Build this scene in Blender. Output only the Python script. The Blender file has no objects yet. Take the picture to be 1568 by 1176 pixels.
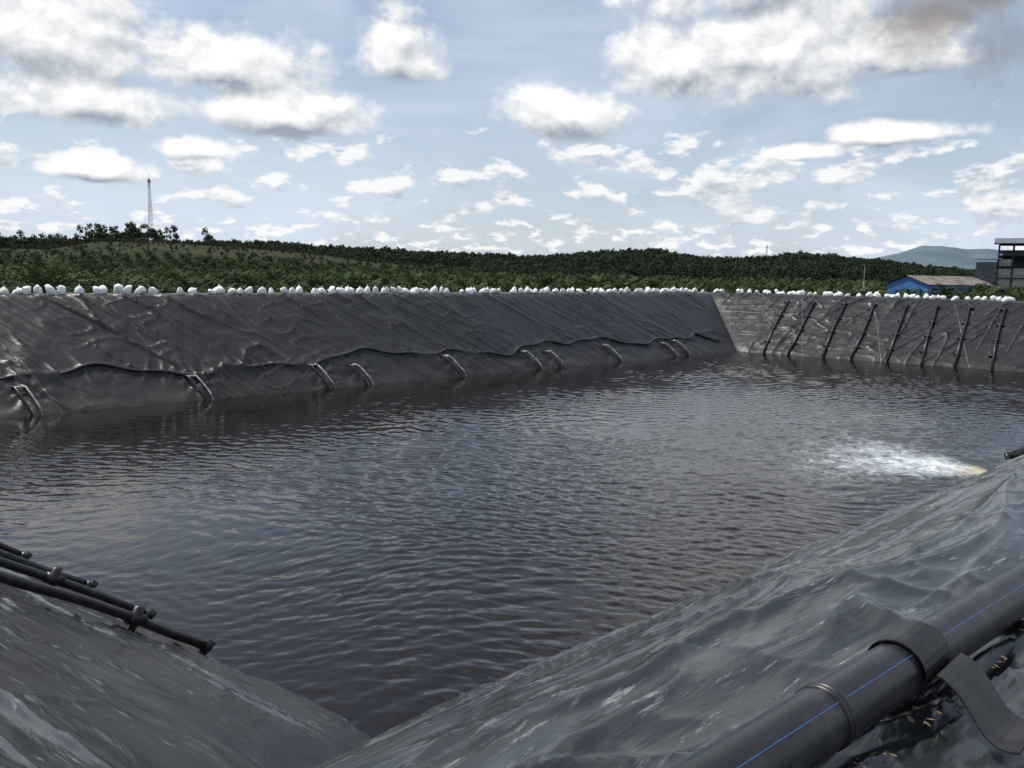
import bpy, math, random
import numpy as np
from mathutils import Vector, Matrix
random.seed(7); rng=np.random.default_rng(11)
scene=bpy.context.scene
scene.view_settings.view_transform='Standard'
try: scene.view_settings.look='None'
except Exception: pass
scene.view_settings.exposure=0
R=math.radians

# ------------------------------------------------------------- helpers
def link(o,parent=None):
    scene.collection.objects.link(o)
    if parent: o.parent=parent
    return o
def mesh_obj(name,verts,faces,mat=None,parent=None,smooth=False,uv=None,do_link=True):
    me=bpy.data.meshes.new(name)
    verts=np.asarray(verts,dtype=float)
    me.from_pydata(verts.tolist(),[],[tuple(int(i) for i in f) for f in faces] if not isinstance(faces,np.ndarray) else faces.tolist())
    if uv is not None:
        l=me.uv_layers.new(name='UVMap')
        idx=np.empty(len(me.loops),dtype=np.int32); me.loops.foreach_get('vertex_index',idx)
        l.data.foreach_set('uv',np.asarray(uv)[idx].astype(np.float32).ravel())
    if smooth: me.polygons.foreach_set('use_smooth',[True]*len(me.polygons))
    if mat: me.materials.append(mat)
    me.update()
    o=bpy.data.objects.new(name,me)
    if do_link: link(o,parent)
    return o
def grid_faces(nr,nc,off=0):
    i=np.arange(nr-1)[:,None]*nc+np.arange(nc-1)[None,:]+off
    i=i.ravel()
    return np.stack([i,i+1,i+nc+1,i+nc],1)
def h2(ix,iy,seed):
    ix=ix.astype(np.int64);iy=iy.astype(np.int64)
    n=(ix*374761393+iy*668265263+seed*1442695041)&0x7fffffff
    n=((n^(n>>13))*1274126177)&0x7fffffff
    n=n^(n>>16)
    return (n&0xffff)/65535.0
def vn(x,y,seed=0):
    x=np.asarray(x,float);y=np.asarray(y,float)
    x,y=np.broadcast_arrays(x,y)
    ix=np.floor(x);iy=np.floor(y);fx=x-ix;fy=y-iy
    fx=fx*fx*fx*(fx*(fx*6-15)+10);fy=fy*fy*fy*(fy*(fy*6-15)+10)
    a=h2(ix,iy,seed);b=h2(ix+1,iy,seed);c=h2(ix,iy+1,seed);d=h2(ix+1,iy+1,seed)
    return a+(b-a)*fx+(c-a)*fy+(a-b-c+d)*fx*fy
def fbm(x,y,seed=0,o=4):
    s=0;a=.5
    for k in range(o):
        s=s+a*vn(x*2**k+k*17.3,y*2**k-k*9.1,seed+k);a*=.5
    return s/(1-.5**o)
def ridge(x,y,seed=0,p=3): return (1-np.abs(2*vn(x,y,seed)-1))**p
def sst(a,b,x):
    t=np.clip((x-a)/(b-a),0,1);return t*t*(3-2*t)

class NT:
    def __init__(s,nt): s.nt=nt
    def n(s,t,**k):
        nd=s.nt.nodes.new(t)
        for a,b in k.items(): setattr(nd,a,b)
        return nd
    def put(s,sock,v):
        if isinstance(v,bpy.types.NodeSocket): s.nt.links.new(v,sock)
        else: sock.default_value=v
    def m(s,op,a,b=None,c=None,clamp=False):
        nd=s.n('ShaderNodeMath',operation=op,use_clamp=clamp)
        s.put(nd.inputs[0],a)
        if b is not None: s.put(nd.inputs[1],b)
        if c is not None: s.put(nd.inputs[2],c)
        return nd.outputs[0]
    def vm(s,op,a,b=None):
        nd=s.n('ShaderNodeVectorMath',operation=op);s.put(nd.inputs[0],a)
        if b is not None: s.put(nd.inputs[1],b)
        return nd.outputs[0]
    def mr(s,v,a,b,c=0.,d=1.,smooth=True):
        nd=s.n('ShaderNodeMapRange')
        if smooth: nd.interpolation_type='SMOOTHSTEP'
        for i,x in zip(range(5),(v,a,b,c,d)): s.put(nd.inputs[i],x)
        return nd.outputs[0]
    def noise(s,vec,scale,detail=2,rough=.5,dist=0.):
        nd=s.n('ShaderNodeTexNoise');s.put(nd.inputs['Vector'],vec)
        nd.inputs['Scale'].default_value=scale;nd.inputs['Detail'].default_value=detail
        nd.inputs['Roughness'].default_value=rough;nd.inputs['Distortion'].default_value=dist
        return nd.outputs['Fac']
    def mapping(s,vec,sc=(1,1,1),rot=(0,0,0),loc=(0,0,0)):
        nd=s.n('ShaderNodeMapping');s.put(nd.inputs['Vector'],vec)
        nd.inputs['Scale'].default_value=sc;nd.inputs['Rotation'].default_value=rot;nd.inputs['Location'].default_value=loc
        return nd.outputs[0]
    def mix(s,f,a,b):
        nd=s.n('ShaderNodeMix',data_type='RGBA')
        s.put(nd.inputs[0],f)
        for i,v in ((6,a),(7,b)):
            if isinstance(v,tuple) and len(v)==3: v=v+(1,)
            s.put(nd.inputs[i],v)
        return nd.outputs[2]
    def bump(s,h,strength=1,dist=1,normal=None):
        nd=s.n('ShaderNodeBump');s.put(nd.inputs['Height'],h)
        nd.inputs['Strength'].default_value=strength;nd.inputs['Distance'].default_value=dist
        if normal: s.put(nd.inputs['Normal'],normal)
        return nd.outputs[0]
def mat(name,col=(.5,.5,.5),rough=.6,metal=0):
    m=bpy.data.materials.new(name);m.use_nodes=True
    t=NT(m.node_tree);b=m.node_tree.nodes['Principled BSDF']
    b.inputs['Base Color'].default_value=col+(1,);b.inputs['Roughness'].default_value=rough;b.inputs['Metallic'].default_value=metal
    return m,t,b
def noisy(name,c1,c2,scale=5,rough=.7,bump=.0,rand=False):
    m,t,b=mat(name,c1,rough)
    tc=t.n('ShaderNodeTexCoord').outputs['Object']
    f=t.noise(tc,scale,4,.6)
    f=t.mr(f,.35,.65)
    t.put(b.inputs['Base Color'],t.mix(f,c1,c2))
    if bump: t.put(b.inputs['Normal'],t.bump(t.noise(tc,scale*4,4),1,bump))
    return m

# ------------------------------------------------------------- camera
CAMZ=7.0
cam=bpy.data.cameras.new('camera');co=bpy.data.objects.new('camera',cam);link(co)
cam.lens=36*1255/1568;cam.sensor_width=36;cam.clip_end=30000;cam.clip_start=.05
co.matrix_world=Matrix.Translation((0,0,CAMZ))@Matrix.Rotation(R(90-7.65),4,'X')@Matrix.Rotation(R(1.06),4,'Z')
scene.camera=co

# ------------------------------------------------------------- pond geometry (metres)
E1=np.array([.7337,.6794]);E2=np.array([-.8056,.5924])
N=np.array([-1.92,11.58]);LR,LL=69.4,33.9
Rc=N+LR*E1;Lc=N+LL*E2;Fc=Rc+LL*E2
COR=[N,Rc,Fc,Lc]
NRM=[np.array([.6794,-.7337]),np.array([.5924,.8056]),np.array([-.6794,.7337]),np.array([-.5924,-.8056])]
DIR=[E1,E2,-E1,-E2]
INS=7.6;CREST=5.4;SL=CREST/INS
def corner(i,d):
    a=NRM[(i-1)%4];b=NRM[i%4]
    return COR[i%4][None,:]+np.asarray(d)[:,None]*((a+b)/(1+a@b))[None,:]
def zprof(d):
    k=.16
    x=(CREST-SL*np.asarray(d,float))/k
    return CREST-k*np.where(x>30,x,np.log1p(np.exp(np.minimum(x,30))))
def bank_pt(i,s,d,dz=0):
    p=COR[i]+DIR[i]*s+NRM[i]*d
    return Vector((p[0],p[1],float(zprof(d))+dz))
def dout(x,y):
    return np.max([ (x-COR[i][0])*NRM[i][0]+(y-COR[i][1])*NRM[i][1] for i in range(4)],axis=0)

FR=[60.1,51.9,44.4,41.7,34.2,26.8,24.4,17.5,9.9,8.0]   # pipe ends on the far bank, measured from corner F
FRP=[2.4,5,7.9,10.6,13.4,16,18.6,21.2,23.8,26.4,29.0]
def hemd(s): return 1.9+.35*np.sin(s*.33+1)+.25*np.sin(s*.81)+.12*np.sin(s*1.9+.5)

def steps(L,s0,full,growth,smax,lead):
    out=[0.];st=s0
    while out[-1]<L:
        if out[-1]>lead: st=min(smax,st*growth)
        out.append(out[-1]+st)
    o=np.array(out);return o/o[-1]

allv=[];allf=[];alluv=[];off=0
for i in range(4):
    if i in (0,3):
        d=np.concatenate([np.arange(-1.4,-.3,.2),np.arange(-.3,6.6,.045),np.arange(6.6,9.8,.02),np.arange(9.8,11.6,.1)])
    else:
        d=np.concatenate([np.arange(-1.4,0,.3),np.arange(0,8.6,.08),np.array([8.7,9.0])])
    if i==0: f=steps(LR+15,.028,0,1.015,.3,11)
    elif i==3: f=1-steps(LL+15,.03,0,1.015,.3,12)[::-1]
    elif i==2: f=steps(LR+15,.08,0,1.,.08,1e9)
    else: f=steps(LL+15,.08,0,1.,.08,1e9)
    A=corner(i,d);B=corner(i+1,d)
    P=A[:,None,:]*(1-f)[None,:,None]+B[:,None,:]*f[None,:,None]
    x=P[...,0];y=P[...,1];D=np.broadcast_to(d[:,None],x.shape)
    s=(x-COR[i][0])*DIR[i][0]+(y-COR[i][1])*DIR[i][1]
    L=np.linalg.norm(B-A,axis=1)[:,None]
    dm=np.minimum(f[None,:]*L,(1-f)[None,:]*L)
    w=sst(0,1.2,dm)
    z=zprof(D)
    if i in (0,3):
        wob=(fbm(s*.16,D*.2,3,3)-.5)*2.0
        wo2=(fbm(s*.5,D*.6,13,2)-.5)*1.0
        near=sst(5.6,8,D)
        g=(ridge(s*.05,D*.6+wob,1,2)-.4)*.08+(ridge(s*.08+5,D*1.7+wob*1.6,2,5)-.3)*.075
        pk=sst(.3,.6,fbm(s*.2,D*.4,15,2))
        # thin gathered folds along and obliquely across the slope
        g=g+ridge(s*.22+wo2*.4,D*2.6+wob*2+wo2,16,6)*.045*(.25+pk)+ridge(s*.55+wo2,D*5.0+wob*3+wo2*2,17,5)*.016*(.3+pk)
        ob=fbm(s*.15+4,D*.3,18,2)
        g=g+ridge(s*.5+D*.9,D*.9-s*.12+wo2,19,12)*.045*sst(.45,.65,ob)+ridge(s*.9-D*.8,D*1.2+s*.2+wo2,20,12)*.03*sst(.42,.6,1-ob)
        c=ridge(s*.35+D*.25,D*1.5-s*.3+wob+wo2*.6,21,6)*.05+ridge(s*.9-D*.3,D*3.2+s*.35+wob*1.5+wo2,22,5)*.024+ridge(s*2.6-D,D*6+s+wob,23,4)*.009
        z=z+g*w+c*w*near
        z=z+(fbm(x*.3,y*.3,41,2)-.5)*.10*sst(0,2,D)
        if i==3: z=z-.06*np.exp(-(dm/.5)**2)
    else:
        sgn=.9 if i==1 else -.9
        a=s+sgn*D+.25*(vn(s*.3,D*.5,50)-.5)
        lf=.8+.6*sst(20,60,s) if i==2 else 1.1
        brk=sst(.42,.68,vn(s*.2,D*.25,59));brk2=sst(.4,.66,vn(s*.16+9,D*.3,64))
        g=ridge(a*.5,D*.05+3,51,22)*.17*brk+ridge(a*1.15+7,D*.1,52,12)*.085*(.25+brk2)+ridge(a*2.7,D*.2,57,5)*.026
        a2=s+.25*sgn*D
        g=g+ridge(a2*.45,D*.12,54,18)*.11*brk2
        g=g+ridge(s*.45-D*.5,D*.9+s*.3,56,12)*.07*brk+(fbm(s*.5,D*.6,55,3)-.5)*.11+(fbm(s*2,D*2,67,2)-.5)*.025
        g=g*lf
        if i==2:
            for q in FR:
                dx=s-q;dy=D-1.0
                rr=np.hypot(dx,dy)+1e-3;an=np.arctan2(dy,dx)
                g=g+np.exp(-(rr/1.9)**2)*(.03+.045*np.cos(an*8+q+4*vn(rr*1.1,an*0+q,62)))*sst(.1,.6,rr)+.09*np.exp(-(dx/.35)**2-((D-.9)/.9)**2)
            g=g+.12*np.exp(-((D-hemd(s))/.2)**2)
            g=g+ridge(s*1.5+D*(.6*np.sin(s*.5)),D*.3,66,5)*.13*np.exp(-((D-hemd(s)-.2)/.9)**2)*sst(15,50,s)
        else:
            g=g+ridge(s*.35,D*1.1,58,10)*.07+.045*ridge(s*.2,D*2.2,60,6)
        z=z+g*w*sst(-.5,.3,D)*(1-.85*sst(7.3,8,D))
    allv.append(np.stack([x,y,z],-1).reshape(-1,3));alluv.append(np.stack([s+i*200,D],-1).reshape(-1,2))
    allf.append(grid_faces(x.shape[0],x.shape[1],off));off+=x.size

# liner material
m_liner,t,b=mat('hdpe_liner',(.03,.03,.032),.4)
uv=t.n('ShaderNodeUVMap',uv_map='UVMap').outputs[0];tc=t.n('ShaderNodeTexCoord').outputs['Object']
sep=t.n('ShaderNodeSeparateXYZ');t.put(sep.inputs[0],uv)
tr=t.m('ADD',t.m('LESS_THAN',sep.outputs[0],120.),t.m('GREATER_THAN',sep.outputs[0],560.),clamp=True)
ntr=t.m('SUBTRACT',1.,tr)
nz=t.n('ShaderNodeTexNoise');t.put(nz.inputs['Vector'],t.mapping(uv,(.3,.3,1)));nz.inputs['Scale'].default_value=1.
sc=t.n('ShaderNodeVectorMath',operation='SCALE');t.put(sc.inputs[0],nz.outputs['Color']);sc.inputs['Scale'].default_value=.8
wuv=t.vm('ADD',uv,sc.outputs[0])
st1=t.noise(t.mapping(wuv,(.4,3,1)),1.3,5,.6,.2)
st2=t.noise(t.mapping(wuv,(1.2,11,1)),2.0,7,.78,.15)
pat=t.noise(tc,.6,4,.6);pat2=t.noise(tc,2.3,5,.65)
dust=t.m('MULTIPLY',t.mr(st1,.42,.66),t.mr(pat,.3,.65))
spk=t.m('MULTIPLY',t.mr(st2,.56,.64),t.mr(pat2,.42,.62))
low=t.m('MULTIPLY',t.mr(sep.outputs[1],.2,1.8,1.,0.),.7)
base=t.mix(tr,(.011,.011,.0125),(.020,.022,.023))
c=t.mix(t.m('MULTIPLY',dust,t.m('ADD',t.m('MULTIPLY',tr,.18),.10)),base,(.12,.13,.13))
c=t.mix(t.m('MULTIPLY',spk,t.m('ADD',t.m('MULTIPLY',tr,.42),.04)),c,(.42,.44,.44))
c=t.mix(t.m('MULTIPLY',low,t.mr(pat,.3,.6)),c,(.034,.030,.026))
sx=t.m('ADD',sep.outputs[0],t.m('MULTIPLY',sep.outputs[1],-.35))
sm_=t.m('ABSOLUTE',t.m('SUBTRACT',t.m('FRACT',t.m('DIVIDE',sx,6.8)),.5))
seam=t.m('MULTIPLY',t.mr(sm_,.0,.010,1.,0.),ntr)
c=t.mix(t.m('MULTIPLY',seam,.35),c,(.09,.09,.09))
t.put(b.inputs['Base Color'],c)
t.put(b.inputs['Roughness'],t.m('ADD',t.m('ADD',t.m('MULTIPLY',pat2,.22),.11),t.m('MULTIPLY',ntr,.20)))
t.put(b.inputs['Specular IOR Level'],t.m('ADD',.32,t.m('MULTIPLY',tr,.5)))
fine=t.noise(t.mapping(wuv,(.9,5,1)),2.2,3,.55,.2)
hb=t.m('ADD',t.m('MULTIPLY',fine,.012),t.m('MULTIPLY',t.noise(t.mapping(wuv,(.5,1.6,1)),5,2,.5,.4),.007))
hb=t.m('ADD',hb,t.m('MULTIPLY',seam,.02))
t.put(b.inputs['Normal'],t.bump(hb,.8,1))
mesh_obj('pond_liner',np.concatenate(allv),np.concatenate(allf),m_liner,smooth=True,uv=np.concatenate(alluv))

# embankment soil
v=[];uvs=[];fs=[];off=0
prof=[(8.0,5.1),(8.5,5.27),(9.1,5.33),(9.6,5.36),(11,5.36),(12.5,5.3),(14,4.6),(17,2.4),(21,-.6)]
m_soil=noisy('soil',(.20,.15,.10),(.33,.29,.23),2,.9,.02)
for i in range(4):
    d=np.array([p[0] for p in prof]);zz=np.array([p[1] for p in prof])
    f=np.linspace(0,1,160);A=corner(i,d);B=corner(i+1,d)
    P=A[:,None,:]*(1-f)[None,:,None]+B[:,None,:]*f[None,:,None]
    x,y=P[...,0],P[...,1];z=zz[:,None]+(fbm(x*.6,y*.6,61,2)-.5)*.08
    if i in(0,3): z=z-.16*(d<12)[:,None]
    v.append(np.stack([x,y,z],-1).reshape(-1,3));fs.append(grid_faces(len(d),160,off));off+=x.size
mesh_obj('embankment',np.concatenate(v),np.concatenate(fs),m_soil,smooth=True)

# ------------------------------------------------------------- water (real wave geometry + fine bump)
WB=(.0065,.004,.0028)
m_w,t,b=mat('pond_water_surface',WB,.04)
b.inputs['IOR'].default_value=1.42
tc=t.n('ShaderNodeTexCoord').outputs['Object']
n2=t.noise(t.mapping(tc,(1,1.6,1),(0,0,R(-20))),4.5,2,.5,.4)
t.put(b.inputs['Normal'],t.bump(t.m('MULTIPLY',n2,.0045),1,1))
FO=np.array([17.7,29.8])
sp=t.n('ShaderNodeSeparateXYZ');t.put(sp.inputs[0],tc)
X=t.m('SUBTRACT',sp.outputs[0],float(FO[0]));Y=t.m('SUBTRACT',sp.outputs[1],float(FO[1]))
def lin(ax,ay): return t.m('ADD',t.m('MULTIPLY',X,ax),t.m('MULTIPLY',Y,ay))
al=lin(-.82,.57);ac=lin(.57,.82)
wd=t.m('ADD',t.m('MULTIPLY',t.m('MAXIMUM',al,0.),.9),.6)
rad=t.m('DIVIDE',t.m('ABSOLUTE',ac),wd)
core=t.m('MULTIPLY',t.mr(rad,.2,2.0,1.,0.),t.m('MULTIPLY',t.mr(al,-.6,.1),t.mr(al,.3,12.,1.,0.)))
fn=t.noise(t.mapping(tc,(1,1,1),(0,0,R(35))),1.5,8,.8,.8)
foam=t.mr(t.m('ADD',core,t.m('MULTIPLY',t.m('SUBTRACT',fn,.5),2.1)),.38,1.3)
foam=t.m('MULTIPLY',foam,t.mr(core,.03,.35))
yel=t.mr(al,.0,1.5,1.,0.)
fc=t.mix(yel,(.72,.76,.79),(.50,.43,.25))
t.put(b.inputs['Base Color'],t.mix(foam,WB,fc))
t.put(b.inputs['Roughness'],t.m('ADD',t.m('MULTIPLY',foam,.6),.035))
u=steps(LR+2,.045,0,1.015,.13,20)*(LR+1.6)-.8;vv=steps(LL+2,.045,0,1.015,.13,14)*(LL+1.6)-.8
U,VV=np.meshgrid(u,vv,indexing='ij')
x=N[0]+U*E1[0]+VV*E2[0];y=N[1]+U*E1[1]+VV*E2[1]
z=np.zeros_like(x)
wr=np.random.default_rng(5)
wx=x+.8*(fbm(x*.12,y*.12,201,2)-.5)*5;wy=y+.8*(fbm(x*.12+9,y*.12,205,2)-.5)*5
grp=[.3+1.3*fbm(x*.3+k*7,y*.3-k*5,210+k,2) for k in range(5)]
for k in range(36):
    lam=.28*(1.25/.28)**(wr.random()**1.35);kk=2*math.pi/lam
    th=R(-97+wr.normal(0,30))
    st_=.0185*(1 if lam<.8 else .6)
    ph=kk*(wx*math.cos(th)+wy*math.sin(th))+wr.random()*6.283
    z=z+grp[k%5]*st_/kk*(np.sin(ph)+.22*np.cos(2*ph))
gust=.38+.9*sst(.36,.64,fbm(x*.07+3,y*.07,220,3))
z=z*gust
ax_=(x-FO[0])*-.82+(y-FO[1])*.57;ay_=(x-FO[0])*.57+(y-FO[1])*.82
z=z+np.exp(-((ax_-2)/3)**2-(ay_/2)**2)*(fbm(x*2,y*2,230,3)-.5)*.16
mesh_obj('pond_water',np.stack([x,y,z],-1).reshape(-1,3),grid_faces(*x.shape),m_w,smooth=True)

# ------------------------------------------------------------- tubes
def tube(name,pts,r,mat_,parent=None,seg=14,cap=True,radii=None):
    pts=[Vector(p) for p in pts];n=len(pts);vs=[];fs=[]
    up=Vector((0,0,1))
    for i,p in enumerate(pts):
        tg=(pts[min(i+1,n-1)]-pts[max(i-1,0)]).normalized()
        a=tg.cross(up)
        if a.length<.05: a=tg.cross(Vector((1,0,0)))
        a.normalize();bb=a.cross(tg)
        rr=radii[i] if radii else r
        for k in range(seg):
            an=2*math.pi*k/seg
            vs.append(p+a*math.cos(an)*rr+bb*math.sin(an)*rr)
    for i in range(n-1):
        for k in range(seg):
            k2=(k+1)%seg
            fs.append((i*seg+k,i*seg+k2,(i+1)*seg+k2,(i+1)*seg+k))
    if cap:
        fs.append(tuple(range(seg-1,-1,-1)));fs.append(tuple((n-1)*seg+k for k in range(seg)))
    return mesh_obj(name,[tuple(v) for v in vs],fs,mat_,parent,smooth=True)
def empty(name,loc=(0,0,0)):
    o=bpy.data.objects.new(name,None);o.empty_display_size=.2;o.location=(0,0,0);return link(o)

m_pipe,t,b=mat('black_hdpe',(.018,.018,.02),.3)
tc=t.n('ShaderNodeTexCoord').outputs['Object']
nn=t.noise(tc,6,5,.7);t.put(b.inputs['Base Color'],t.mix(t.mr(nn,.5,.75),(.014,.014,.016),(.05,.05,.05)))
t.put(b.inputs['Roughness'],t.m('ADD',t.m('MULTIPLY',nn,.25),.22))
m_hilite=noisy('highlight_grey_pipe',(.14,.14,.14),(.45,.45,.44),3,.4)  # pale grey paints bright highlights onto the far vent pipes
m_blue,_,_=mat('blue_stripe',(.03,.12,.28),.45)
m_rub=noisy('rubber',(.008,.008,.009),(.02,.02,.02),8,.5)

# main discharge pipe on the near crest
PR=.104;PD=8.61
par=empty('discharge_pipe')
ss=np.arange(-8,34,.25)
def pc(s): 
    return bank_pt(0,s,PD+.03*math.sin(s*.5)+.6*(1-math.exp(-max(0,s+5)*.06)),PR+.025+.012*math.sin(s*.9))
tube('barrel',[pc(s) for s in ss],PR,m_pipe,par,40)
for a in (55,118,172):
    vs=[];fs=[]
    for j,s in enumerate(ss):
        p=pc(s);tg=(pc(s+.1)-pc(s-.1)).normalized();aa=tg.cross(Vector((0,0,1))).normalized();bb=aa.cross(tg)
        for da in (-.8,.8):
            an=R(a+da);vs.append(tuple(p+(aa*math.cos(an)+bb*math.sin(an))*(PR+.0012)))
    for j in range(len(ss)-1): fs.append((2*j,2*j+1,2*j+3,2*j+2))
    mesh_obj('blue_stripe',vs,fs,m_blue,par)
for s in (-3.9,8.,20.):
    for o in (-.012,.012):
        tube('weld_bead',[pc(s+o-.010),pc(s+o-.006),pc(s+o+.006),pc(s+o+.010)],PR,m_pipe,par,40,True,[PR,PR+.008,PR+.008,PR])
def strap(s0,w,reach):
    p=pc(s0);tg=Vector((E1[0],E1[1],0));out=Vector((NRM[0][0],NRM[0][1],0));up=Vector((0,0,1))
    prof=[]
    gz=-(PR+.0)
    for k in range(5): prof.append((-(PR+.10)+k*.022,gz+.025+.03*abs(math.sin(k*1.1))))
    for k in range(15):
        an=R(205-k*15.5);prof.append(((PR+.012)*math.cos(an),(PR+.012)*math.sin(an)))
    for k in range(1,15):
        q=k/14;prof.append((PR+.02+reach*q,gz*min(1,q*1.6)**.7+.045+.035*math.sin(q*6)))
    vs=[];fs=[]
    n=len(prof)
    for th in (0,.008):
        for k,(a,bz) in enumerate(prof):
            for wv in (0,1):
                q=k/n
                vs.append(tuple(p+out*a+up*(bz+th+(.02*q if wv else 0))+tg*((wv-.5)*w-.35*max(0,q-.6))))
    m=len(prof)*2
    for l in (0,m):
        for j in range(n-1): fs.append((l+2*j,l+2*j+1,l+2*j+3,l+2*j+2))
    for j in range(n-1):
        fs.append((2*j,2*j+2,m+2*j+2,m+2*j));fs.append((2*j+1,2*j+3,m+2*j+3,m+2*j+1))
    mesh_obj('hold_down_strap',vs,fs,m_rub,None,smooth=False)
strap(-3.25,.24,.34);strap(-4.95,.22,.3);strap(6.,.24,.3)

# inlet pipe
par=empty('inlet_pipe')
tube('barrel',[bank_pt(0,27.8,d,.22) for d in (8.5,5,2.5,1.2,.35)],.19,m_pipe,par,20)
tube('flange',[bank_pt(0,27.8,.45,.22),bank_pt(0,27.8,.33,.22)],.235,m_pipe,par,20)

# near-left pipes running down the slope
for (s,de,sk) in ((4.0,.25,-.2),(6.15,.1,.18),(8.7,-.05,.42),(11.9,-.1,.55),(14.4,-.1,.5)):
    def bp(s_,d_,dz=0):
        p=N+E2*s_+NRM[3]*d_;return Vector((p[0],p[1],SL*d_+dz if d_<7 else float(zprof(d_))+dz))
    par=empty('ballast_pipe')
    pts=[bp(s+sk*(d-de),d,.22+(.04*math.sin(d*1.7+s))) for d in np.linspace(9,de,12)]
    tube('barrel',pts,.078,m_pipe,par,18)
    e=pts[-1]
    tube('end_collar',[e+(pts[-2]-pts[-1]).normalized()*.14,e],.1,m_pipe,par,18)
    tube('end_tee',[e+Vector((.06,.05,.10)),e+Vector((-.08,-.06,-.06)),e+Vector((-.36,-.24,-.46))],.088,m_pipe,par,16)
    for dd in (1.7,4.6,7):
        p=bp(s+sk*(dd-de),dd,.24)
        tube('support_tee',[p+Vector((.06,.04,.2)),p+Vector((-.02,-.01,-.05)),p+Vector((-.24,-.16,-.44))],.08,m_pipe,par,14)
        tube('collar',[p+(pts[0]-pts[-1]).normalized()*.16,p-(pts[0]-pts[-1]).normalized()*.16],.1,m_pipe,par,16)

# far bank pipe ends at waterline
for k,q in enumerate(FR):
    par=empty('vent_pipe')
    w=.5;hh=random.uniform(.85,1.15)
    for j,o in enumerate((-w/2,w/2)):
        o2=o*(1.2 if j else .6)
        pts=[bank_pt(2,q+o2+.35,1.7*hh,.12),bank_pt(2,q+o2+.22,1.3*hh,.34),bank_pt(2,q+o2+.1,.8*hh,.36),bank_pt(2,q+o2-.1,.15,.24),bank_pt(2,q+o2-.15,-.2,.0)]
        tube('leg',pts,.05,m_hilite if j==0 else m_pipe,par,10)
    tube('crossbar',[bank_pt(2,q-w*.3+.22,1.3*hh,.34),bank_pt(2,q+w*.6+.22,1.3*hh,.34)],.05,m_hilite,par,10)
pts=[]
for s in np.arange(1.5,LR+2,.3):
    d=float(hemd(s))
    d=min(d,.4+.45*s)
    pts.append(bank_pt(2,s,d,.18+.03*math.sin(s*1.7)))
tube('anchor_hose',pts,.085,m_rub,None,10)
for q in FRP:
    s=LL-q
    par=empty('ballast_pipe')
    tube('barrel',[bank_pt(1,s+random.uniform(-.1,.1),6.6,.26),bank_pt(1,s,4.5,.24),bank_pt(1,s,2.5,.26),bank_pt(1,s+random.uniform(-.2,.2),-.1,.2)],.09,m_pipe,par,12)
    for d in (6.4,4.6,2.9,1.2):
        tube('collar',[bank_pt(1,s-.3,d,.2),bank_pt(1,s+.3,d,.2)],.08,m_pipe,par,10)

# ------------------------------------------------------------- sandbags
bagp=[(0,0),(.95,.0),(1.08,.20),(1.04,.42),(.90,.62),(.62,.78),(.30,.86),(.14,.90),(.20,1.0),(.12,1.06)]
def bag(P,sc,rz,lie,V,F):
    n=10;o=len(V);ph=random.random()*6;bend=random.uniform(-.5,.5)
    for (r,z) in bagp:
        for k in range(n):
            a=2*math.pi*k/n
            rr=r*(1+.16*math.sin(2*a+ph)+.12*math.sin(3*a+ph*3+z*3)+.07*math.sin(5*a+ph*2))
            x=rr*math.cos(a)*.5+bend*max(0,z-.4);y=rr*math.sin(a)*.36;zz=z*(1+.15*math.sin(a+ph)*(z<.6))
            v=Vector((x*sc[0],y*sc[0],zz*sc[1]))
            v.rotate(Matrix.Rotation(lie,3,'Y'));v.rotate(Matrix.Rotation(rz,3,'Z'))
            V.append((P[0]+v[0],P[1]+v[1],P[2]+v[2]))
    for i in range(len(bagp)-1):
        for k in range(n):
            F.append((o+i*n+k,o+i*n+(k+1)%n,o+(i+1)*n+(k+1)%n,o+(i+1)*n+k))
m_bag,t,b=mat('white_woven_sack',(.86,.86,.84),.6)
tc=t.n('ShaderNodeTexCoord').outputs['Object']
t.put(b.inputs['Base Color'],t.mix(t.mr(t.noise(tc,.9,4,.6),.5,.72),(.84,.84,.82),(.56,.52,.46)))
for i,(L0,L1,sp) in ((2,(-6,LR+9,.60)),(1,(-6,LL+6,.66))):
    V=[];F=[];s=L0
    while s<L1:
        s+=sp*random.uniform(.5,1.5)+(random.random()<.08)*.9
        lie=random.choice([0,0,.5,.35,-.4,.8,1.35,-1.3,-.7])+random.uniform(-.12,.12)
        sz=random.uniform(.42,.68);h=random.uniform(.36,.62)
        p=bank_pt(i,s,8.15+random.uniform(-.15,.3),0.0)
        bag((p.x,p.y,p.z+(.15 if abs(lie)>1 else 0)),(sz,h),random.uniform(0,6.28) if abs(lie)<1 else math.atan2(DIR[i][1],DIR[i][0])+random.uniform(-.6,.6),lie,V,F)
    mesh_obj('sandbag_row',V,F,m_bag,smooth=True)

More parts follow.
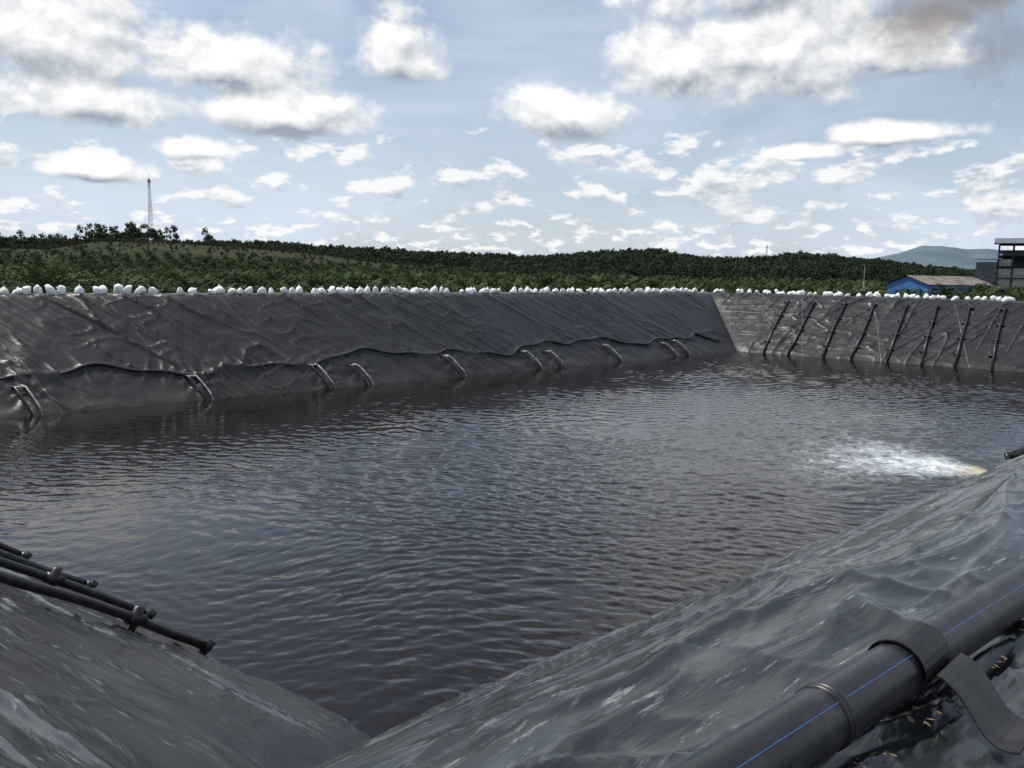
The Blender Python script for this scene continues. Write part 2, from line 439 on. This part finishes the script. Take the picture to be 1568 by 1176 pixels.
# ------------------------------------------------------------- terrain
def azprof(tab):
    xs=np.array([a for a,_ in tab],float);hs=np.array([b for _,b in tab],float)
    az=np.degrees(np.arctan((xs-784)/1255));return az,hs
A1,H1=azprof([(-900,22),(-300,22),(0,22),(200,25),(450,27),(560,22),(700,18),(800,15),(900,24),(1000,27),(1080,17),(1150,19),(1220,27),(1300,19),(1400,9),(1568,2),(1900,4),(3000,8)])
A2,H2=azprof([(-900,15),(-200,16),(0,17),(80,19),(150,31),(250,33),(340,29),(450,23),(560,16),(700,6),(800,-2),(900,-8)])
def terr(x,y):
    r=np.hypot(x,y);az=np.degrees(np.arctan2(x,y))
    z=np.full(x.shape,.5)+(fbm(x*.01,y*.01,71,3)-.5)*1.2*sst(150,400,r)
    h1=np.interp(az,A1,H1,left=20,right=8)/1255*1150+6.5
    p=sst(560,1150,r)*(1-.5*sst(1250,2000,r))
    z=z+h1*p
    h2_=np.maximum(0,np.interp(az,A2,H2,left=12,right=-9)/1255*620+6.5)
    z=np.maximum(z,.5+h2_*sst(330,620,r)*(1-sst(700,950,r)))
    z=z+(fbm(x*.012,y*.012,75,4)-.5)*11*sst(450,800,r)
    do=dout(x,y)
    return np.where(do<18,-6+ (np.clip(do-14,0,4)/4)*6.5,z)
rr=np.concatenate([np.arange(0.01,140,2.5),140*1.022**np.arange(0,205)])
aa=np.radians(np.concatenate([np.arange(-60,60,.3),np.arange(60,300.1,4)]))
RR,AA=np.meshgrid(rr,aa,indexing='ij')
x=RR*np.sin(AA);y=RR*np.cos(AA);z=terr(x,y)
m_gr,t,b=mat('vegetated_ground',(.04,.06,.02),.95)
b.inputs['Specular IOR Level'].default_value=.1
tc=t.n('ShaderNodeTexCoord').outputs['Object']
f1=t.mr(t.noise(t.mapping(tc,(1,1,1)),.012,5,.7),.48,.62);f2=t.mr(t.noise(tc,.08,5,.7),.35,.65)
c=t.mix(f2,(.018,.030,.012),(.035,.050,.019));c=t.mix(t.m('MULTIPLY',f1,.5),c,(.075,.063,.032))
t.put(b.inputs['Base Color'],c);t.put(b.inputs['Normal'],t.bump(t.noise(tc,.5,4,.7),1,1.5))
mesh_obj('ground',np.stack([x,y,z],-1).reshape(-1,3),grid_faces(*x.shape)[:,::-1],m_gr,smooth=True)

# distant mountain
A3,H3=azprof([(1180,2),(1270,18),(1320,30),(1360,37),(1400,47),(1430,46),(1470,42),(1500,43),(1540,39),(1600,42),(1700,34),(1850,24),(2100,5)])
azs=np.arange(A3[0],A3[-1],.12);rs=np.linspace(5200,7200,30)
RR,AA=np.meshgrid(rs,azs,indexing='ij')
hh=np.interp(AA,A3,H3)/1255*6000
bell=np.sin(np.pi*np.clip((RR-5200)/2000,0,1))**.8
x=RR*np.sin(np.radians(AA));y=RR*np.cos(np.radians(AA))
z=hh*bell*(1.08+.10*(fbm(x*.002,y*.002,81,4)-.5))+(fbm(x*.004,y*.004,83,4)-.5)*30*bell-3
m_mt=noisy('hazy_forest',(.07,.105,.13),(.10,.14,.16),.004,1.)  # bluish distance haze is baked into this base colour
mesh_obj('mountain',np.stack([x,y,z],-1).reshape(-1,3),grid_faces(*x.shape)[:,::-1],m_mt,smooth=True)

# ------------------------------------------------------------- vegetation
def leafmat(name,c1,c2):
    m,t,b=mat(name,c1,.7)
    b.inputs['Specular IOR Level'].default_value=.18
    oi=t.n('ShaderNodeObjectInfo').outputs['Random'];tc=t.n('ShaderNodeTexCoord').outputs['Object']
    f=t.m('ADD',t.m('MULTIPLY',oi,.6),t.m('MULTIPLY',t.mr(t.noise(tc,.9,1),.35,.65),.4))
    t.put(b.inputs['Base Color'],t.mix(f,c1,c2));return m
m_palm=leafmat('palm_leaf',(.034,.060,.021),(.095,.122,.044))
m_leaf=leafmat('tree_leaf',(.019,.034,.018),(.050,.070,.032))
m_leaf2=leafmat('olive_leaf',(.034,.042,.02),(.080,.085,.038))
m_bark=noisy('bark',(.07,.05,.035),(.14,.11,.08),3,.9)
def palm(k):
    rnd=random.Random(k);V=[];F=[];mi=[]
    th=rnd.uniform(2.0,3.2)
    n=7
    for j,(zz,r) in enumerate(((-.6,.42),(th*.4,.34),(th*.8,.36),(th+.1,.22))):
        for i in range(n): V.append((r*math.cos(6.283*i/n),r*math.sin(6.283*i/n),zz))
    for j in range(3):
        for i in range(n): F.append((j*n+i,j*n+(i+1)%n,(j+1)*n+(i+1)%n,(j+1)*n+i));mi.append(1)
    nf=28
    for f in range(nf):
        az=f*2.39996+rnd.uniform(-.2,.2);el=R(86-(f/nf)*88+rnd.uniform(-8,8));Ln=rnd.uniform(3.6,4.6)
        droop=R(rnd.uniform(55,85))
        P=Vector((0,0,th));ns=9;h=Vector((math.cos(az),math.sin(az),0));side=Vector((-h.y,h.x,0));prev=P.copy()
        for s in range(ns):
            e=el-droop*(s/ns)**1.4
            d=h*math.cos(e)+Vector((0,0,math.sin(e)))
            nx=prev+d*Ln/ns
            w=.045*(1-s/ns)+.012
            o=len(V);V+= [tuple(prev-side*w),tuple(prev+side*w),tuple(nx+side*w*.8),tuple(nx-side*w*.8)];F.append((o,o+1,o+2,o+3));mi.append(0)
            if s>0:
                q=s/(ns-1);ll=.95*math.sin(math.pi*min(1,.18+.78*q))+.12
                for sg in (-1,1):
                    for hh in (0,.5):
                        b0=prev+(nx-prev)*hh
                        lean=rnd.uniform(-.12,.12)
                        tip=b0+side*sg*ll*.85+d*ll*(.45+lean)+Vector((0,0,rnd.uniform(-.35,.12)*ll))
                        o=len(V);wd=d*.07
                        mid=(b0+tip)/2+Vector((0,0,.05))
                        V+= [tuple(b0-wd),tuple(mid-wd*1.3),tuple(tip),tuple(mid+wd*1.3)];F.append((o,o+1,o+2,o+3));mi.append(0)
            prev=nx
    o=mesh_obj('palm_tree',V,F,m_palm,do_link=False);o.data.materials.append(m_bark);o.data.polygons.foreach_set('material_index',mi);return o
def tree(k,tall=False,lm=None):
    rnd=random.Random(100+k);V=[];F=[];mi=[]
    H=rnd.uniform(8,11)*(1.35 if tall else 1);n=5
    for zz,r in ((-1,.3),(H*.4,.2),(H*.85,.06)):
        for i in range(n): V.append((r*math.cos(6.283*i/n),r*math.sin(6.283*i/n),zz))
    for j in range(2):
        for i in range(n): F.append((j*n+i,j*n+(i+1)%n,(j+1)*n+(i+1)%n,(j+1)*n+i));mi.append(1)
    cl=[]
    for c in range(9):
        a=rnd.uniform(0,6.28);zz=rnd.uniform(.32,.95)*H;q=(1.05-zz/H)
        rr_=rnd.uniform(.3,1)*(H*.42*min(1,q*2.2+.15))*(.5 if tall else 1)
        cl.append((rr_*math.cos(a),rr_*math.sin(a),zz,rnd.uniform(.11,.2)*H*(.7 if tall else 1)))
        o=len(V);V+=[(0,0,zz*.7),(.15,0,zz*.7),(cl[-1][0],cl[-1][1],zz)];F.append((o,o+1,o+2));mi.append(1)
    for (cx,cy,cz,cr) in cl:
        for q in range(30):
            d=Vector((rnd.gauss(0,1),rnd.gauss(0,1),rnd.gauss(0,.8))).normalized()*cr*rnd.uniform(.55,1.1)
            p=Vector((cx,cy,cz))+d
            a=Vector((rnd.gauss(0,1),rnd.gauss(0,1),rnd.gauss(0,1))).normalized();b_=a.cross(Vector((rnd.gauss(0,1),rnd.gauss(0,1),rnd.gauss(0,1)))).normalized()
            sz=rnd.uniform(.4,.85)
            o=len(V);V+=[tuple(p-a*sz),tuple(p+b_*sz*.6),tuple(p+a*sz),tuple(p-b_*sz*.6)];F.append((o,o+1,o+2,o+3));mi.append(0)
    o=mesh_obj('tree',V,F,lm or m_leaf,do_link=False);o.data.materials.append(m_bark);o.data.polygons.foreach_set('material_index',mi);return o
def scatter(name,pts,objs):
    col=bpy.data.collections.new(name+'_source')
    for o in objs: col.objects.link(o)
    me=bpy.data.meshes.new(name);me.from_pydata([p[:3] for p in pts],[],[])
    for nm,idx in (('rz',3),('sc',4)):
        at=me.attributes.new(nm,'FLOAT','POINT');at.data.foreach_set('value',[p[idx] for p in pts])
    ob=bpy.data.objects.new(name,me);link(ob)
    ng=bpy.data.node_groups.new(name+'_scatter','GeometryNodeTree')
    ng.interface.new_socket(name='Geometry',in_out='INPUT',socket_type='NodeSocketGeometry')
    ng.interface.new_socket(name='Geometry',in_out='OUTPUT',socket_type='NodeSocketGeometry')
    gi=ng.nodes.new('NodeGroupInput');go=ng.nodes.new('NodeGroupOutput')
    ip=ng.nodes.new('GeometryNodeInstanceOnPoints');ci=ng.nodes.new('GeometryNodeCollectionInfo')
    ci.inputs['Collection'].default_value=col;ci.inputs['Separate Children'].default_value=True;ci.inputs['Reset Children'].default_value=True
    a1=ng.nodes.new('GeometryNodeInputNamedAttribute');a1.data_type='FLOAT';a1.inputs['Name'].default_value='rz'
    a2=ng.nodes.new('GeometryNodeInputNamedAttribute');a2.data_type='FLOAT';a2.inputs['Name'].default_value='sc'
    cx=ng.nodes.new('ShaderNodeCombineXYZ');er=ng.nodes.new('FunctionNodeEulerToRotation')
    l=ng.links.new
    l(gi.outputs[0],ip.inputs['Points']);l(ci.outputs[0],ip.inputs['Instance']);ip.inputs['Pick Instance'].default_value=True
    l(a1.outputs['Attribute'],cx.inputs[2]);l(cx.outputs[0],er.inputs[0]);l(er.outputs[0],ip.inputs['Rotation'])
    l(a2.outputs['Attribute'],ip.inputs['Scale']);l(ip.outputs[0],go.inputs[0])
    md=ob.modifiers.new('scatter','NODES');md.node_group=ng
    return ob
KO=[(104,200,17),(95,183,12),(162,262,22),(148,240,14)]
pts=[]
g=8.2
xs=np.arange(-480,480,g);ys=np.arange(-20,560,g*.866)
for j,yy in enumerate(ys):
    for xx in xs:
        X_=xx+(j%2)*g/2+random.uniform(-.8,.8);Y_=yy+random.uniform(-.8,.8)
        r=math.hypot(X_,Y_);az=math.degrees(math.atan2(X_,Y_))
        if r>460 or abs(az)>38: continue
        if Y_<5: continue
        if any(math.hypot(X_-k[0],Y_-k[1])<k[2] for k in KO): continue
        pts.append((X_,Y_))
P=np.array(pts);do=dout(P[:,0],P[:,1]);P=P[do>25];zz=terr(P[:,0],P[:,1])
keep=(zz<16)
P=P[keep];zz=zz[keep]
scatter('oil_palm_plantation',[(p[0],p[1],z_,random.uniform(0,6.28),random.uniform(.66,1.10)) for p,z_ in zip(P,zz)],[palm(k) for k in range(5)])
# hill forest
M=26000
r=np.sqrt(rng.uniform(400**2,1300**2,M));az=rng.uniform(-37,37,M)
x=r*np.sin(np.radians(az));y=r*np.cos(np.radians(az));z=terr(x,y)
dens=fbm(x*.008,y*.008,91,3)
hl=(r<820)&(az<-3)
ok=(z>4)&(rng.uniform(0,1,M)<np.where(hl,np.where(dens>.46,.95,.5),np.where(dens>.42,.95,.6)))
def sub(m_): return [(a,b_,c_-.3,random.uniform(0,6.28),random.uniform(.5,1.1)*(.38 if d_<820 and a<-.05*d_ else (.6 if d_<700 else 1.))) for a,b_,c_,d_ in zip(x[m_],y[m_],z[m_],r[m_])]
scatter('hill_forest',sub(ok&~(hl&(dens<.5))),[tree(k) for k in range(5)])
scatter('hillside_scrub',sub(ok&hl&(dens<.5)),[tree(k+20,False,m_leaf2) for k in range(3)])
pts=[]
for xp,n_,sp in ((5,5,.5),(40,4,.8),(60,6,1.2),(90,5,.6),(130,7,1.2),(190,26,2.0),(205,16,1.6),(255,9,1.2),(325,5,.6),(160,10,1.0),(20,5,1.)):
    a0=math.degrees(math.atan((xp-784)/1255))
    for k in range(n_):
        a=math.radians(a0+random.gauss(0,sp*.4));rr_=random.uniform(600,680);pts.append((rr_*math.sin(a),rr_*math.cos(a)))
P=np.array(pts);zz=terr(P[:,0],P[:,1])
scatter('hilltop_tree_line',[(p[0],p[1],z_-.3,random.uniform(0,6.28),random.uniform(.5,.95)) for p,z_ in zip(P,zz)],[tree(50+k,k%2==0) for k in range(4)])

# ------------------------------------------------------------- boxes / structures
def boxv(V,F,c,s,rz=0):
    o=len(V);cs,sn=math.cos(rz),math.sin(rz)
    for dz in (-.5,.5):
        for dx,dy in ((-.5,-.5),(.5,-.5),(.5,.5),(-.5,.5)):
            X_=dx*s[0];Y_=dy*s[1];V.append((c[0]+X_*cs-Y_*sn,c[1]+X_*sn+Y_*cs,c[2]+dz*s[2]))
    F+= [(o,o+3,o+2,o+1),(o+4,o+5,o+6,o+7),(o,o+1,o+5,o+4),(o+1,o+2,o+6,o+5),(o+2,o+3,o+7,o+6),(o+3,o,o+4,o+7)]
def beam(V,F,a,b_,w):
    a=Vector(a);b_=Vector(b_);t_=(b_-a).normalized();u=t_.cross(Vector((0,0,1)))
    if u.length<.01:u=Vector((1,0,0))
    u.normalize();v_=u.cross(t_);o=len(V)
    for p in (a,b_):
        for s1,s2 in ((-1,-1),(1,-1),(1,1),(-1,1)): V.append(tuple(p+u*s1*w/2+v_*s2*w/2))
    F+=[(o,o+1,o+2,o+3),(o+7,o+6,o+5,o+4)]+[(o+i,o+4+i,o+4+(i+1)%4,o+(i+1)%4) for i in range(4)]
def mast(name,x,y,H,w0,w1,cols,mw=.22):
    z0=float(terr(np.array([x]),np.array([y]))[0])-.5
    par=empty(name);ns=int(H/3)
    for ci in range(2):
        V=[];F=[]
        for k in range(ns):
            if (k//3)%2!=ci: continue
            za,zb=k/ns,(k+1)/ns;wa=w0+(w1-w0)*za;wb=w0+(w1-w0)*zb
            ca=[(x+sx*wa/2,y+sy*wa/2,z0+H*za) for sx,sy in ((-1,-1),(1,-1),(1,1),(-1,1))]
            cb=[(x+sx*wb/2,y+sy*wb/2,z0+H*zb) for sx,sy in ((-1,-1),(1,-1),(1,1),(-1,1))]
            for i in range(4):
                beam(V,F,ca[i],cb[i],mw);beam(V,F,ca[i],cb[(i+1)%4],mw*.6);beam(V,F,cb[i],cb[(i+1)%4],mw*.6)
        if ci==0:
            beam(V,F,(x,y,z0+H),(x,y,z0+H+3),mw)
            for a in range(3): boxv(V,F,(x+1.0*math.cos(a*2.1),y+1.0*math.sin(a*2.1),z0+H-2),(.35,.35,2.2),a)
        mesh_obj('lattice_'+('red' if ci==0 else 'white'),V,F,cols[ci],par)
m_red,_,_=mat('red_paint',(.42,.20,.18),.5);m_wht,_,_=mat('white_paint',(.6,.6,.6),.5)
a=math.atan((235-784)/1255);mast('telecom_mast',640*math.sin(a),640*math.cos(a),44,2.8,.8,(m_red,m_wht),.17)
a=math.atan((1165-784)/1255);mast('telecom_mast',1150*math.sin(a),1150*math.cos(a),26,3,1.,(m_wht,m_wht),.22)
a=math.atan((1315-784)/1255);mast('lighting_mast',150*math.sin(a),150*math.cos(a),6.6,.25,.2,(m_wht,m_wht),.04)

m_blu=noisy('blue_cladding',(.03,.12,.34),(.05,.17,.42),2,.5)
m_roof=noisy('rusty_roof_sheet',(.10,.07,.055),(.22,.19,.16),.5,.85)
m_dk,_,_=mat('dark_interior',(.02,.02,.022),.8)
m_conc=noisy('concrete',(.28,.27,.25),(.38,.37,.35),1,.85)
def shed(name,cx,cy,L,W,hw,hr,rz,wall,roof):
    par=empty(name);cs,sn=math.cos(rz),math.sin(rz)
    def T(x,y,z): return (cx+x*cs-y*sn,cy+x*sn+y*cs,z)
    z0=.3
    V=[T(-L/2,-W/2,z0),T(L/2,-W/2,z0),T(L/2,W/2,z0),T(-L/2,W/2,z0),T(-L/2,-W/2,hw),T(L/2,-W/2,hw),T(L/2,W/2,hw),T(-L/2,W/2,hw),T(-L/2,0,hr-.05),T(L/2,0,hr-.05)]
    mesh_obj('walls',V,[(0,1,5,4),(2,3,7,6),(1,2,6,9,5),(3,0,4,8,7)],wall,par)
    V=[];F=[]
    e=.6
    for sg in (-1,1):
        o=len(V);n=int(L/.5)
        for k in range(n+1):
            xx=-L/2-e+(L+2*e)*k/n;zz=.05*(k%2)
            V.append(T(xx,0,hr+zz+.02));V.append(T(xx,sg*(W/2+e),hw-.1+zz))
        for k in range(n): F.append((o+2*k,o+2*k+1,o+2*k+3,o+2*k+2))
    mesh_obj('roof',V,F,roof,par)
    V=[];F=[]
    for k in range(int(L/4)):
        c=T(-L/2+2.2+k*4,-W/2-.02,hw-1.6);boxv(V,F,c,(2.,.1,1.3),rz)
    mesh_obj('windows',V,F,m_dk,par)
shed('blue_shed',105,204,21,12,6.4,8.4,R(22),m_blu,m_roof)
# mill building
par=empty('mill_building')
cx,cy=162,262;rz=R(-30)
V=[];F=[];W=[];G=[];Rf=[];Rg=[];Dk=[];Dg=[]
cs,sn=math.cos(rz),math.sin(rz)
def T(x,y,z): return (cx+x*cs-y*sn,cy+x*sn+y*cs,z)
for ix in range(5):
    for iy in range(3):
        beam(V,F,T(-8+ix*4,-4+iy*4,.3),T(-8+ix*4,-4+iy*4,19),.35)
for zz in (5,8.5,12,15.5,19):
    for iy in range(3): beam(V,F,T(-8,-4+iy*4,zz),T(8,-4+iy*4,zz),.3)
    for ix in range(5): beam(V,F,T(-8+ix*4,-4,zz),T(-8+ix*4,4,zz),.3)
    if zz<19:
        for s1 in np.arange(-8,8.1,1.3): beam(V,F,T(s1,-4.1,zz),T(s1,-4.1,zz+1),.06)
        beam(V,F,T(-8,-4.1,zz+1),T(8,-4.1,zz+1),.08);boxv(V,F,T(0,0,zz+.05),(16,8,.12),rz)
mesh_obj('steel_frame',V,F,m_dk,par)
for (px,z1,z2,w_) in ((-6,5.2,8.4,3.6),(-2,5.2,8.4,3.6),(2,8.7,11.8,3.6),(6,8.7,11.8,3.6),(-6,8.7,11.5,3.6),(-2,8.7,11.6,3.6),(-6,12.3,14.4,3.6),(2,12.3,15.4,3.6),(6,5.2,8.3,3.6)):
    boxv(W,G,T(px,-3.6,(z1+z2)/2),(w_,.12,z2-z1),rz)
mesh_obj('cladding_panels',W,G,m_conc,par)
for z_,l_,w_,xo in ((19.4,19,11,0),(14.5,8,9,-11)):
    o=len(Rf);Rf+=[T(xo-l_/2,-w_/2,z_),T(xo+l_/2,-w_/2,z_),T(xo+l_/2,0,z_+1.8),T(xo-l_/2,0,z_+1.8),T(xo-l_/2,w_/2,z_),T(xo+l_/2,w_/2,z_)];Rg+=[(o,o+1,o+2,o+3),(o+3,o+2,o+5,o+4)]
mesh_obj('roof',Rf,Rg,noisy('grey_blue_sheet',(.09,.11,.15),(.14,.16,.2),1,.7),par)
boxv(Dk,Dg,T(-11,0,7),(6,8,13),rz);boxv(Dk,Dg,T(0,3.2,9),(15.5,.3,17),rz)
mesh_obj('annex',Dk,Dg,noisy('dark_cladding',(.06,.07,.09),(.1,.11,.13),1,.6),par)

# dead leaves beside the pipe
V=[];F=[]
for k in range(170):
    s=random.uniform(-6,3);q_=pc(s);d=(q_.x-COR[0][0])*NRM[0][0]+(q_.y-COR[0][1])*NRM[0][1]+random.gauss(.17,.03)
    p=bank_pt(0,s,d,.03+random.random()*.02);a=random.uniform(0,6.28);l=random.uniform(.008,.022);w_=l*.45
    u=Vector((math.cos(a),math.sin(a),random.uniform(-.4,.4)));v_=Vector((-math.sin(a),math.cos(a),random.uniform(-.4,.4)))
    o=len(V);V+=[tuple(p-u*l),tuple(p+v_*w_),tuple(p+u*l),tuple(p-v_*w_)];F.append((o,o+1,o+2,o+3))
mesh_obj('dead_leaves',V,F,noisy('dead_leaf',(.10,.06,.03),(.22,.16,.09),9,.8))

# ------------------------------------------------------------- sun + sky
SEL,SAZ=60,-68      # elevation, azimuth (deg, from +Y towards +X)
sun=bpy.data.lights.new('sun','SUN');so=bpy.data.objects.new('sun',sun);link(so)
sun.energy=4.2;sun.angle=R(.53);sun.color=(1,.96,.9)
dv=Vector((math.sin(R(SAZ))*math.cos(R(SEL)),math.cos(R(SAZ))*math.cos(R(SEL)),math.sin(R(SEL))))
so.rotation_euler=dv.to_track_quat('Z','Y').to_euler()
w=bpy.data.worlds.new('World');scene.world=w;w.use_nodes=True
try: w.cycles.sampling_method='MANUAL';w.cycles.sample_map_resolution=256
except Exception: pass
nt=w.node_tree;nt.nodes.clear()
BL=[(-28.5,12.8,8,4.2),(-27.5,9.5,7,2.2),(-19.5,12.4,7.4,2.9),(-15.5,9.8,7.4,2.1),(-8.2,13.6,3.0,3.0),(3,10.4,4.6,2.3),
    (11,13.2,6.2,2.7),(17.0,13.9,8.4,4.4),(22.5,13.6,5.5,3.0),(15.5,18,8,4),(24.4,8.9,4.6,1.1),(18.2,8.0,3.6,.8),(-20.5,7.3,2.8,1.1),(-26.5,5.7,3,1.1),
    (14,27,13,7),(-60,15,14,6),(70,18,24,8),(0,48,30,9),(170,25,40,10)]  # first one here: unseen cloud above the frame, added to brighten water reflections
g=bpy.data.node_groups.new('cloud_field','ShaderNodeTree')
g.interface.new_socket(name='Vector',in_out='INPUT',socket_type='NodeSocketVector')
g.interface.new_socket(name='Field',in_out='OUTPUT',socket_type='NodeSocketFloat')
g.interface.new_socket(name='Low',in_out='OUTPUT',socket_type='NodeSocketFloat')
t=NT(g);gi=t.n('NodeGroupInput');go=t.n('NodeGroupOutput')
v=t.vm('NORMALIZE',gi.outputs[0]);sp=t.n('ShaderNodeSeparateXYZ');t.put(sp.inputs[0],v)
az=t.m('MULTIPLY',t.m('ARCTAN2',sp.outputs[0],sp.outputs[1]),57.2958)
el=t.m('MULTIPLY',t.m('ARCSINE',sp.outputs[2]),57.2958)
nb=t.noise(t.mapping(v,(1,1,1.3)),13,7,.58,.15)
F_=None
for (a,e,sx,sy) in BL:
    dx=t.m('MULTIPLY',t.m('SUBTRACT',az,float(a)),1/sx);dy=t.m('SUBTRACT',el,float(e))
    dy=t.m('MAXIMUM',t.m('MULTIPLY',dy,1/sy),t.m('MULTIPLY',dy,-1.7/sy))
    f=t.m('SUBTRACT',1.,t.m('SQRT',t.m('ADD',t.m('MULTIPLY',dx,dx),t.m('MULTIPLY',dy,dy))))
    F_=f if F_ is None else t.m('SMOOTH_MAX',F_,f,.15)
F_=t.m('MAXIMUM',F_,-1.)
F_=t.m('ADD',F_,t.m('MULTIPLY',t.m('SUBTRACT',nb,.5),2.2))
t.put(go.inputs[0],t.m('ADD',F_,.08))
nlA=t.noise(t.mapping(v,(1,1,2.3)),17,6,.56,.1)
nlB=t.noise(t.mapping(v,(1,1,2.7)),33,5,.56,.1)
nl=t.n('ShaderNodeMix');t.put(nl.inputs[0],t.mr(el,2.6,5.));t.put(nl.inputs[2],nlB);t.put(nl.inputs[3],nlA)
band=t.m('MULTIPLY',t.mr(el,.3,1.6),t.mr(el,7.5,11.,1.,0.))
lo=t.m('SUBTRACT',t.m('MULTIPLY',t.m('SUBTRACT',nl.outputs[0],.49),6.),t.m('MULTIPLY',t.m('SUBTRACT',1.,band),1.3))
t.put(go.inputs[1],lo)

t=NT(nt)
tc=t.n('ShaderNodeTexCoord').outputs['Generated']
g1=t.n('ShaderNodeGroup');g1.node_tree=g;t.put(g1.inputs[0],tc)
g2=t.n('ShaderNodeGroup');g2.node_tree=g;t.put(g2.inputs[0],t.vm('ADD',tc,(-.006,.0,.014)))
sky=t.n('ShaderNodeTexSky');sky.sky_type='NISHITA';sky.sun_disc=False;sky.sun_elevation=R(SEL);sky.sun_rotation=R(SAZ)
sky.air_density=1.0;sky.dust_density=1.2;sky.ozone_density=1.5
sp=t.n('ShaderNodeSeparateXYZ');t.put(sp.inputs[0],tc)
veil=t.noise(t.mapping(tc,(1,1,3.2)),2.6,4,.6,.4)
vf=t.m('ADD',t.mr(veil,.35,.7,.32,.72),t.mr(sp.outputs[2],0.,.25,.3,0.),clamp=True)
base=t.mix(vf,sky.outputs[0],(6.8,7.7,9.0))
def layer(base,k,a,b_,amt,shk,lit,dark,bias):
    f=g1.outputs[k];f2=g2.outputs[k]
    mask=t.m('MULTIPLY',t.mr(f,a,b_),amt)
    sh=t.m('ADD',t.m('MULTIPLY',t.m('SUBTRACT',f,f2),shk),bias,clamp=True)
    return t.mix(mask,base,t.mix(sh,dark,lit))
base=layer(base,1,.0,.6,.88,.8,(9.9,9.9,9.9),(4.6,5.1,5.9),.56)
base=layer(base,0,-.05,.5,.98,1.25,(10.3,10.3,10.3),(3.5,4.0,4.7),.66)
az=t.m('MULTIPLY',t.m('ARCTAN2',sp.outputs[0],sp.outputs[1]),57.2958);el=t.m('MULTIPLY',t.m('ARCSINE',sp.outputs[2]),57.2958)
F_=None
for (a,e,sx,sy) in ((25.2,15.4,4.2,2.6),(30,13.0,3.8,3.0),(29,17,6,2.5)):
    dx=t.m('MULTIPLY',t.m('SUBTRACT',az,a),1/sx);dy=t.m('MULTIPLY',t.m('SUBTRACT',el,e),1/sy)
    f=t.m('SUBTRACT',1.,t.m('SQRT',t.m('ADD',t.m('MULTIPLY',dx,dx),t.m('MULTIPLY',dy,dy))))
    F_=f if F_ is None else t.m('SMOOTH_MAX',F_,f,.2)
sn_=t.noise(tc,8,5,.6,.6)
sm=t.mr(t.m('ADD',F_,t.m('MULTIPLY',t.m('SUBTRACT',sn_,.5),2.2)),.0,.9,0.,.85)
base=t.mix(sm,base,(2.9,2.65,2.55))
bg=t.n('ShaderNodeBackground');t.put(bg.inputs[0],base);bg.inputs[1].default_value=.1
ow=t.n('ShaderNodeOutputWorld');nt.links.new(bg.outputs[0],ow.inputs[0])
